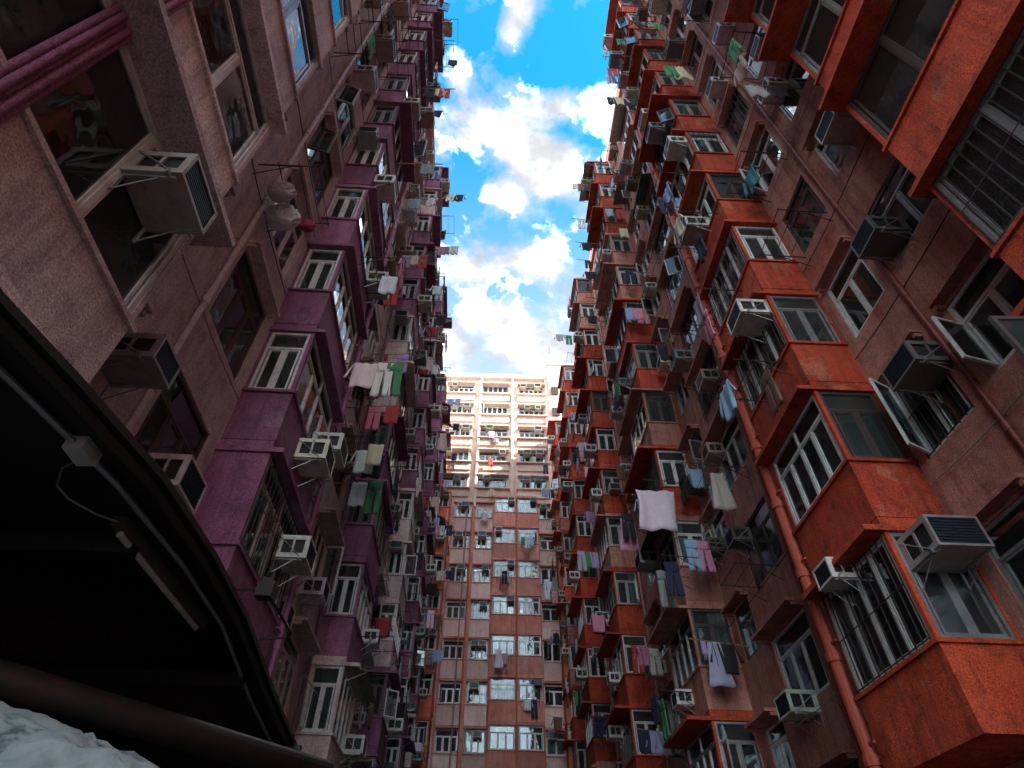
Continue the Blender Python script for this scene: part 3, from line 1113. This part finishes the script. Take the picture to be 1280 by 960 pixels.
for zz in (43.6, 40.7, 37.8, 34.9):
    add_window(FR, T(5.55, -.66, zz), .75, 1.0, False, fm='frame_dark', n=3, transom=False, opened=False, curt=(.10, .08, .08), bars=True)
for (x0, x1, n, z0, z1, mt) in ((-1.98, -1.78, .32, 30.3, FTOP - .02, 'far_cream'), (1.22, 1.42, .32, 30.3, FTOP - .02, 'far_cream'), (4.6, 4.9, .30, 30.3, FTOP - .02, 'far_pink'),
                                (-2.02, -1.78, .28, 0, 30.1, 'far_red'), (-.32, -.2, .3, 0, 30.1, 'far_red'), (3.44, 3.56, .3, 0, 30.1, 'far_red'), (-3.75, -3.63, .3, 0, 30.1, 'far_red')):
    mm = MB(); mm.box(x0, x1, -n, -.003 if z0 > 20 else -.053, z0, z1)
    link('pilaster', mm.mesh('pilaster', [mt]), FR, I4)
for i in range(5):
    for (cx, w, cn) in UP:
        mm = MB()
        mm.box(-w / 2 - .25, w / 2 + .25, -.42, -.003, 0, .1)
        mm.box(-w / 2 - .15, w / 2 + .15, -.16, -.003, -.75, -.003)
        link('balcony_ledge', cached(('bl', w), lambda: mm.mesh('balcony_ledge', ['far_cream'])), FR, T(cx, 0, FZ[i] - .74))
        link('hood', hood_mesh(w + .3, .45, 'far_cream'), FR, T(cx, 0, FZ[i] + .7))
for i in range(5, 14):
    for (cx, w, cn) in LO:
        mm = MB(); mm.box(-w / 2 - .08, w / 2 + .08, -.10, -.003, -1.25, 0)
        mm.box(-w / 2 - .08, w / 2 + .08, -.2, -.003, .004, .07)
        link('spandrel_panel', cached(('sp', w), lambda: mm.mesh('spandrel_panel', ['far_pink'])), FR, T(cx, -.05, FZ[i] - .75))
for (cx, w, z, h, i, cn) in far_wins:
    if i >= 5:
        link('hood', hood_mesh(w + .16, .28, 'far_red'), FR, T(cx, -.053, z + h + .05))
    yo = .07 if i < 5 else .02
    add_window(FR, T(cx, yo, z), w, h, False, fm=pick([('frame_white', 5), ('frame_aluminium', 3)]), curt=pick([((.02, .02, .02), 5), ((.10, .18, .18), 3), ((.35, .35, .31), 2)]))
    for sx in (-1, 1):
        if random.random() < (.5 if w > 2 else .30):
            add_ac(FR.matrix_world @ T(cx + sx * (w / 2 - .4) * random.uniform(.4, 1), 0 if i < 5 else -.05, z + h - .5, 0),
                   lambda c: c + ' air conditioner ' + far_where(cn, i) + (', stair tower side' if sx > 0 else ''), GA, ci=random.choice((0, 1, 1, 2, 3)))
    if random.random() < .22 and i < 13:
        add_rack(FR.matrix_world @ T(cx, 0 if i < 5 else -.05, z + .0, 0), 'arms', far_where(cn, i), 'clothes racks on the facades', random.choice((1, 2, 3)))


def far_bay_mesh(w, p, mat):
    def make():
        m = MB()
        m.box(-w / 2, w / 2, -p, .0, -1.25, 0); m.box(-w / 2 - .03, w / 2 + .03, -p - .05, 0, .003, .06)
        m.box(-w / 2 + .15, w / 2 - .15, -p + .19, 0, .063, 1.45); m.box(-w / 2 - .03, w / 2 + .03, -p - .1, 0, 1.453, 1.64)
        m.box(-w / 2, -w / 2 + .07, -p, 0, .063, 1.45); m.box(w / 2 - .07, w / 2, -p, 0, .063, 1.45)
        return m.mesh('bay', [mat])
    return cached(('fb', w, p, mat), make)


for i in range(5, 14):
    for (cx, w, p, mt, cn) in ((.72, 1.82, .95, 'far_red', 'three'), (2.58, 1.74, .95, 'far_red', 'four'), (-4.75, 1.7, 1.5, 'far_orange', 'zero'), (5.75, 1.8, 1.5, 'far_orange', 'six')):
        z = FZ[i] - .7
        link('bay', far_bay_mesh(w, p, mt), FR, T(cx, -.05, z))
        add_window(FR, T(cx, -.05 - p + .07, z + .062), w - .16, 1.38, False, fm=pick([('frame_white', 5), ('frame_aluminium', 3)]), n=3, transom=True,
                   curt=pick([((.02, .02, .02), 3), ((.10, .16, .18), 3), ((.4, .4, .37), 2)]))
        cn2 = {'zero': 'one corner', 'six': 'five corner'}.get(cn, cn)
        if random.random() < .5:
            add_ac(FR.matrix_world @ T(cx + random.choice((-.5, .5)), -.05 - p + .03, z + .9, 0), lambda c: c + ' air conditioner ' + far_where(cn2 + ' bay', i), GA,
                   ci=random.choice((0, 1, 2, 3, 4)), size=AC_SIZES[2])
        if random.random() < .25 and i < 13:
            add_rack(FR.matrix_world @ T(cx, -.05 - p, z, 0), 'arms', far_where(cn2 + ' bay', i), 'clothes racks on the facades', random.choice((2, 3, 4)))
for (x, c) in ((-2.95 + .9, (.5, .1, .06)), (1.65, (.5, .12, .08)), (-3.3 + .8, (.3, .2, .18))):
    m = MB()
    m.tube((x, -.45 if x < 0 else -1.12, 1), (x, -.45 if x < 0 else -1.12, 30), .05, 8)
    link('drain_pipe', m.mesh('drain_pipe', ['pipe_paint']), FR, I4, c)
m = MB()
m.tube((5.3, -.2, 48.2), (5.3, -.2, 51.4), .03, 6); m.tube((5.0, -.2, 50.8), (5.6, -.2, 50.8), .015, 5); m.tube((5.1, -.2, 50.3), (5.5, -.2, 50.3), .015, 5)
o = link('roof_aerial', m.mesh('roof_aerial', ['steel_dark']), None, T(0, FAR_Y, 0))
tag(o, 'thin mast aerial on the roof of the stair tower', 'aerial')

# ------------------------------------------------------------------ single things near the camera
GA2 = GA
# left: big air conditioner on the near bay and its neighbours


def left_ac(u, n, z, lab, ci, size, facing='out'):
    add_ac(LB.M @ LB.L(u, n, z, facing), lambda c: lab, GA2, ci=ci, size=size)


left_ac(2.68, .84, 6.55, 'large grey air conditioner with blue coil above the black canopy, beside a dark window', 3, (0.62, 0.52, 0.38))
left_ac(4.48, 0, 6.15, 'boxy dark air conditioner on the mauve wall just above the black canopy', 3, (0.5, 0.62, 0.36))
left_ac(6.25, 0, 5.72, 'white framed air conditioner in the window beside the plain purple wall', 0, (0.66, 0.5, 0.46))
left_ac(9.2, .84, 8.72, 'white air conditioner on the first purple bay beyond the canopy', 0, (0.62, 0.56, 0.4))
left_ac(9.1, .84, 6.4, 'white air conditioner over the flood lamp on the lower purple bay', 0, (0.6, 0.5, 0.4))
left_ac(11.2, .0, 6.3, 'white air conditioner on a recess window just past the flood lamp', 0, (0.62, 0.6, 0.4))

# right
def right_ac(u, n, z, lab, ci, size, facing='out'):
    add_ac(RB.M @ RB.L(u, n, z, facing), lambda c: lab, GA2, ci=ci, size=size)


right_ac(8.8, 1.08, 6.15, 'clean white air conditioner beside the thick red pipe, lowest of the red bays', 0, (0.5, 0.42, 0.34))
right_ac(7.58, .62, 5.75, 'large grey air conditioner projecting from the end window of the lowest red bay', 3, (0.74, 0.7, 0.46), 'end')
right_ac(6.2, 0, 8.25, 'dark air conditioner over the black window between two red bays', 4, (0.7, 0.62, 0.42))
right_ac(5.35, 0, 10.6, 'dark grey air conditioner with pale rim on the red recess wall', 4, (0.6, 0.6, 0.42))
right_ac(13.4, 0, 5.6, 'white air conditioner under the grid window near the foot of the red pipe', 0, (0.66, 0.6, 0.42))

# ---- shop canopy above the camera's left
CZ = 3.1
edge = [(-1.85, -1.5), (-1.70, .3), (-1.60, 1.17), (-1.525, 1.55), (-1.44, 2.12), (-1.43, 2.8), (-1.47, 3.53), (-1.64, 4.87), (-1.85, 6.86), (-2.15, 9.5)]
can = link('shop_canopy', None, None, T(-1.6, 3, 0))
tag(can, 'black shop canopy with curved edge, conduit and unlit strip light on its underside', 'canopy')
P0 = Matrix.Translation((1.6, -3, 0))
m = MB()
for (a, b) in zip(edge, edge[1:]):
    xl0, xl1 = -4.1 - .034 * a[1], -4.1 - .034 * b[1]
    m.quad((xl0, a[1], CZ), (xl1, b[1], CZ), (b[0], b[1], CZ), (a[0], a[1], CZ))
    m.quad((xl0, a[1], CZ + .035), (a[0], a[1], CZ + .035), (b[0], b[1], CZ + .035), (xl1, b[1], CZ + .035))
    m.quad((a[0], a[1], CZ), (b[0], b[1], CZ), (b[0], b[1], CZ + .035), (a[0], a[1], CZ + .035))
link('deck', m.mesh('deck', ['canopy_black']), can, P0)
m = MB()
for (a, b) in zip(edge, edge[1:]):
    m.tube((a[0] - .045, a[1], CZ - .025), (b[0] - .045, b[1], CZ - .025), .024, 6)
link('edge_beam', m.mesh('edge_beam', ['canopy_black']), can, P0)
m = MB()
m.path([(x - .17 - .03 * math.sin(y * 1.3), y, CZ - .03) for x, y in edge], .014, 6)
link('conduit', m.mesh('conduit', ['frame_aluminium']), can, P0)
m = MB(); m.box(-1.70, -1.62, 1.84, 1.96, CZ - .06, CZ - .002)
link('junction_box', m.mesh('junction_box', ['steel_white']), can, P0)
m = MB(); m.box(-1.775, -1.705, 2.42, 3.55, CZ - .05, CZ - .002)
fx = link('strip_light', m.mesh('strip_light', ['sheet_metal']), can, P0, (.16, .12, .13))
m = MB(); m.tube((-1.74, 2.47, CZ - .066), (-1.74, 3.5, CZ - .066), .016, 8)
link('tube', m.mesh('tube', ['lamp_glass']), fx, I4)
m = MB()
m.path([(-1.74, 2.43, CZ - .03), (-1.82, 2.36, CZ - .03), (-1.90, 2.26, CZ - .02), (-1.90, 2.16, CZ - .02), (-1.82, 2.04, CZ - .015), (-1.68, 1.95, CZ - .02)], .005, 5)
link('wire', m.mesh('wire', ['frame_aluminium']), can, P0)
for y in (.8, 2.6, 4.4, 6.2):
    m = MB(); m.box(-4.1 - .034 * y, -1.72, y - .03, y + .03, CZ - .10, CZ - .003)
    link('rafter', m.mesh('rafter', ['canopy_black']), can, P0)

# ---- stall awning and its tarpaulin
m = MB()
A, B = Vector((-2.75, 1.75, 2.46)), Vector((-1.02, 4.35, 2.5))
m.tube(A, B, .075, 14)
aw = link('stall_awning', None, None, T(-2.1, 3.2, 0))
tag(aw, 'dark rolled stall awning on posts beneath the black canopy', 'awning')
P1 = Matrix.Translation((2.1, -3.2, 0))
link('roller', m.mesh('roller', ['steel_dark'], smooth=True), aw, P1)
m = MB()
nrm = Vector((-(B - A).y, (B - A).x, 0)).normalized()
for i in range(10):
    a, b = A.lerp(B, i / 10), A.lerp(B, (i + 1) / 10)
    m.quad(a + Vector((0, 0, .05)), b + Vector((0, 0, .05)), b + nrm * 1.0 + Vector((0, 0, .32)), a + nrm * 1.0 + Vector((0, 0, .32)))
    m.quad(a + Vector((0, 0, .06)), a + nrm * 1.0 + Vector((0, 0, .33)), b + nrm * 1.0 + Vector((0, 0, .33)), b + Vector((0, 0, .06)))
link('cover', m.mesh('cover', ['canopy_black']), aw, P1)
for t in (.03, .97):
    m = MB(); q = A.lerp(B, t); m.tube((q.x, q.y, 0), (q.x, q.y, q.z - .05), .025, 8)
    link('post', m.mesh('post', ['steel_dark']), aw, P1)
# crumpled tarp over a stall, down to the ground
from mathutils import noise as mnoise
bm = bmesh.new()
NU, NV = 180, 110
rows = []
for j in range(NV + 1):
    v = j / NV
    row = []
    for i in range(NU):
        a = 2 * math.pi * i / NU
        if v < .6:
            t = v / .6
            r = math.sin(t * math.pi / 2)
            z = 1.55 + .67 * math.cos(t * math.pi / 2)
        else:
            r = 1.0 + .03 * math.sin(a * 9)
            z = 1.55 * (1 - (v - .6) / .4)
        px, py = 1.0 * r * math.cos(a), .7 * r * math.sin(a)
        nn = mnoise.fractal(Vector((px * 3, py * 3, z * 3)), .9, 2.1, 5)
        cr = 1 - abs(mnoise.noise(Vector((px * 5 + 3, py * 5, z * 5)))) * 2
        cr2 = 1 - abs(mnoise.noise(Vector((px * 13 + 3, py * 13, z * 13)))) * 2
        d = nn * .05 + cr * .03 + cr2 * .014
        row.append(bm.verts.new((px * (1 + d), py * (1 + d), max(0, z + d * .8 * (1 if z > .05 else 0)))))
    rows.append(row)
for j in range(NV):
    for i in range(NU):
        k = (i + 1) % NU
        try:
            bm.faces.new((rows[j][i], rows[j][k], rows[j + 1][k], rows[j + 1][i]))
        except ValueError:
            pass
me = bpy.data.meshes.new('tarp_covered_stall')
bm.to_mesh(me); bm.free()
me.materials.append(MATS['tarp'])
me.polygons.foreach_set('use_smooth', [True] * len(me.polygons))
o = link('tarp_covered_stall', me, None, T(-1.80, 2.35, 0))
tag(o, 'crumpled pale grey plastic tarpaulin over a stall under the black canopy', 'tarpaulin')

m = MB()
for i in range(5):
    m.tube((1.32 + .055 * i, -.87 - .03 * (i % 2), 4.7), (1.32 + .055 * i, -.87 - .03 * (i % 2), 12.9), .034, 8)
link('fluted_column', m.mesh('fluted_column', ['bay_purple'], smooth=True), LB.root, I4)

# ---- laundry that stands out
FG = 'laundry hung on the buildings'
RK = 'clothes racks on the facades'


def feature_rack(B, u, n, z, lab, items):
    M = B.M @ B.L(u, n, z, 'out')
    o = link('drying_rack', rack_mesh('arms'), None, M)
    tag(o, 'iron clothes rack ' + lab, 'clothes rack', RK)
    for (x, y, rz, kind, ci, txt) in items:
        g = add_garment(M @ T(x, y, .022, R(rz)), lab, FG, kind, ci)
        g['label'] = txt


feature_rack(RB, 15.6, 1.12, 12.65, 'with white sheet and lilac shirt beside a red bay', [
    (0, -.55, 0, 'bedsheet', 0, 'large white bedsheet hung from rack beside a bright red bay'),
    (-.45, -.75, 0, 'shirt', 8, 'lilac shirt hung next to the large white bedsheet')])
feature_rack(RB, 15.2, 1.12, 9.85, 'with dark trousers beside a red bay and yellow bag', [
    (.2, -.7, 0, 'trousers', 1, 'navy trousers hung from rack near the yellow bag'),
    (-.25, -.8, 0, 'trousers', 3, 'grey trousers hung beside the navy trousers near yellow bag')])
bagM = LB.M @ LB.L(5.2, 0, 11.5, 'out')
tag(link('drying_rack', rack_mesh('arms'), None, bagM), 'iron clothes rack holding white plastic bags on the mauve wall', 'clothes rack', RK)
for (x, y, sd, sc, c, lab) in ((.25, -.35, 1, 1.15, (.62, .64, .64), 'large crumpled white plastic bag hung on rack against the mauve wall'),
                               (-.2, -.40, 4, .9, (.5, .52, .53), 'smaller grey plastic bag beside the large white plastic bag'),
                               (.5, -.7, 7, .55, (.35, .03, .08), 'small crimson bag hung below white plastic bags on mauve wall')):
    tag(link('plastic_bag', bag_mesh(sd), None, bagM @ T(x, y, .02) @ Matrix.Scale(sc, 4), c), lab, 'plastic bag')
feature_rack(LB, 13.0, .3, 12.0, 'with white shirts above a recess of the purple block', [
    (.1, -.6, 0, 'shirt', 0, 'white shirt hung over the purple recess past the first bay'),
    (.3, -.8, 0, 'shirt', 1, 'navy shirt beside a white shirt over the purple recess'),
    (-.2, -.9, 0, 'towel', 9, 'cream towel beside a white shirt over the purple recess')])

# ---- flood lamp on a bent bracket, left
fl = link('flood_lamp', None, None, LB.M @ LB.L(7.5, .85, 5.2, 'out'))
tag(fl, 'black flood lamp on a bent tube bracket beside the plain purple wall', 'lamp')
m = MB(); m.path([(0, 0, 0), (0, -.42, .03), (.10, -.5, .03), (1.6, -.5, .1), (1.75, -.42, .1), (1.75, 0, .05)], .02, 6)
link('bracket', m.mesh('bracket', ['steel_dark']), fl, I4)
m = MB()
m.box(-.09, .09, -.62, -.40, -.10, .10); m.box(-.07, .07, -.58, -.44, .101, .16)
link('housing', m.mesh('housing', ['steel_dark']), fl, I4)
print('ACS', AC_COUNT, 'GARMENTS', GARMENTS, 'OBJ', len(bpy.data.objects))
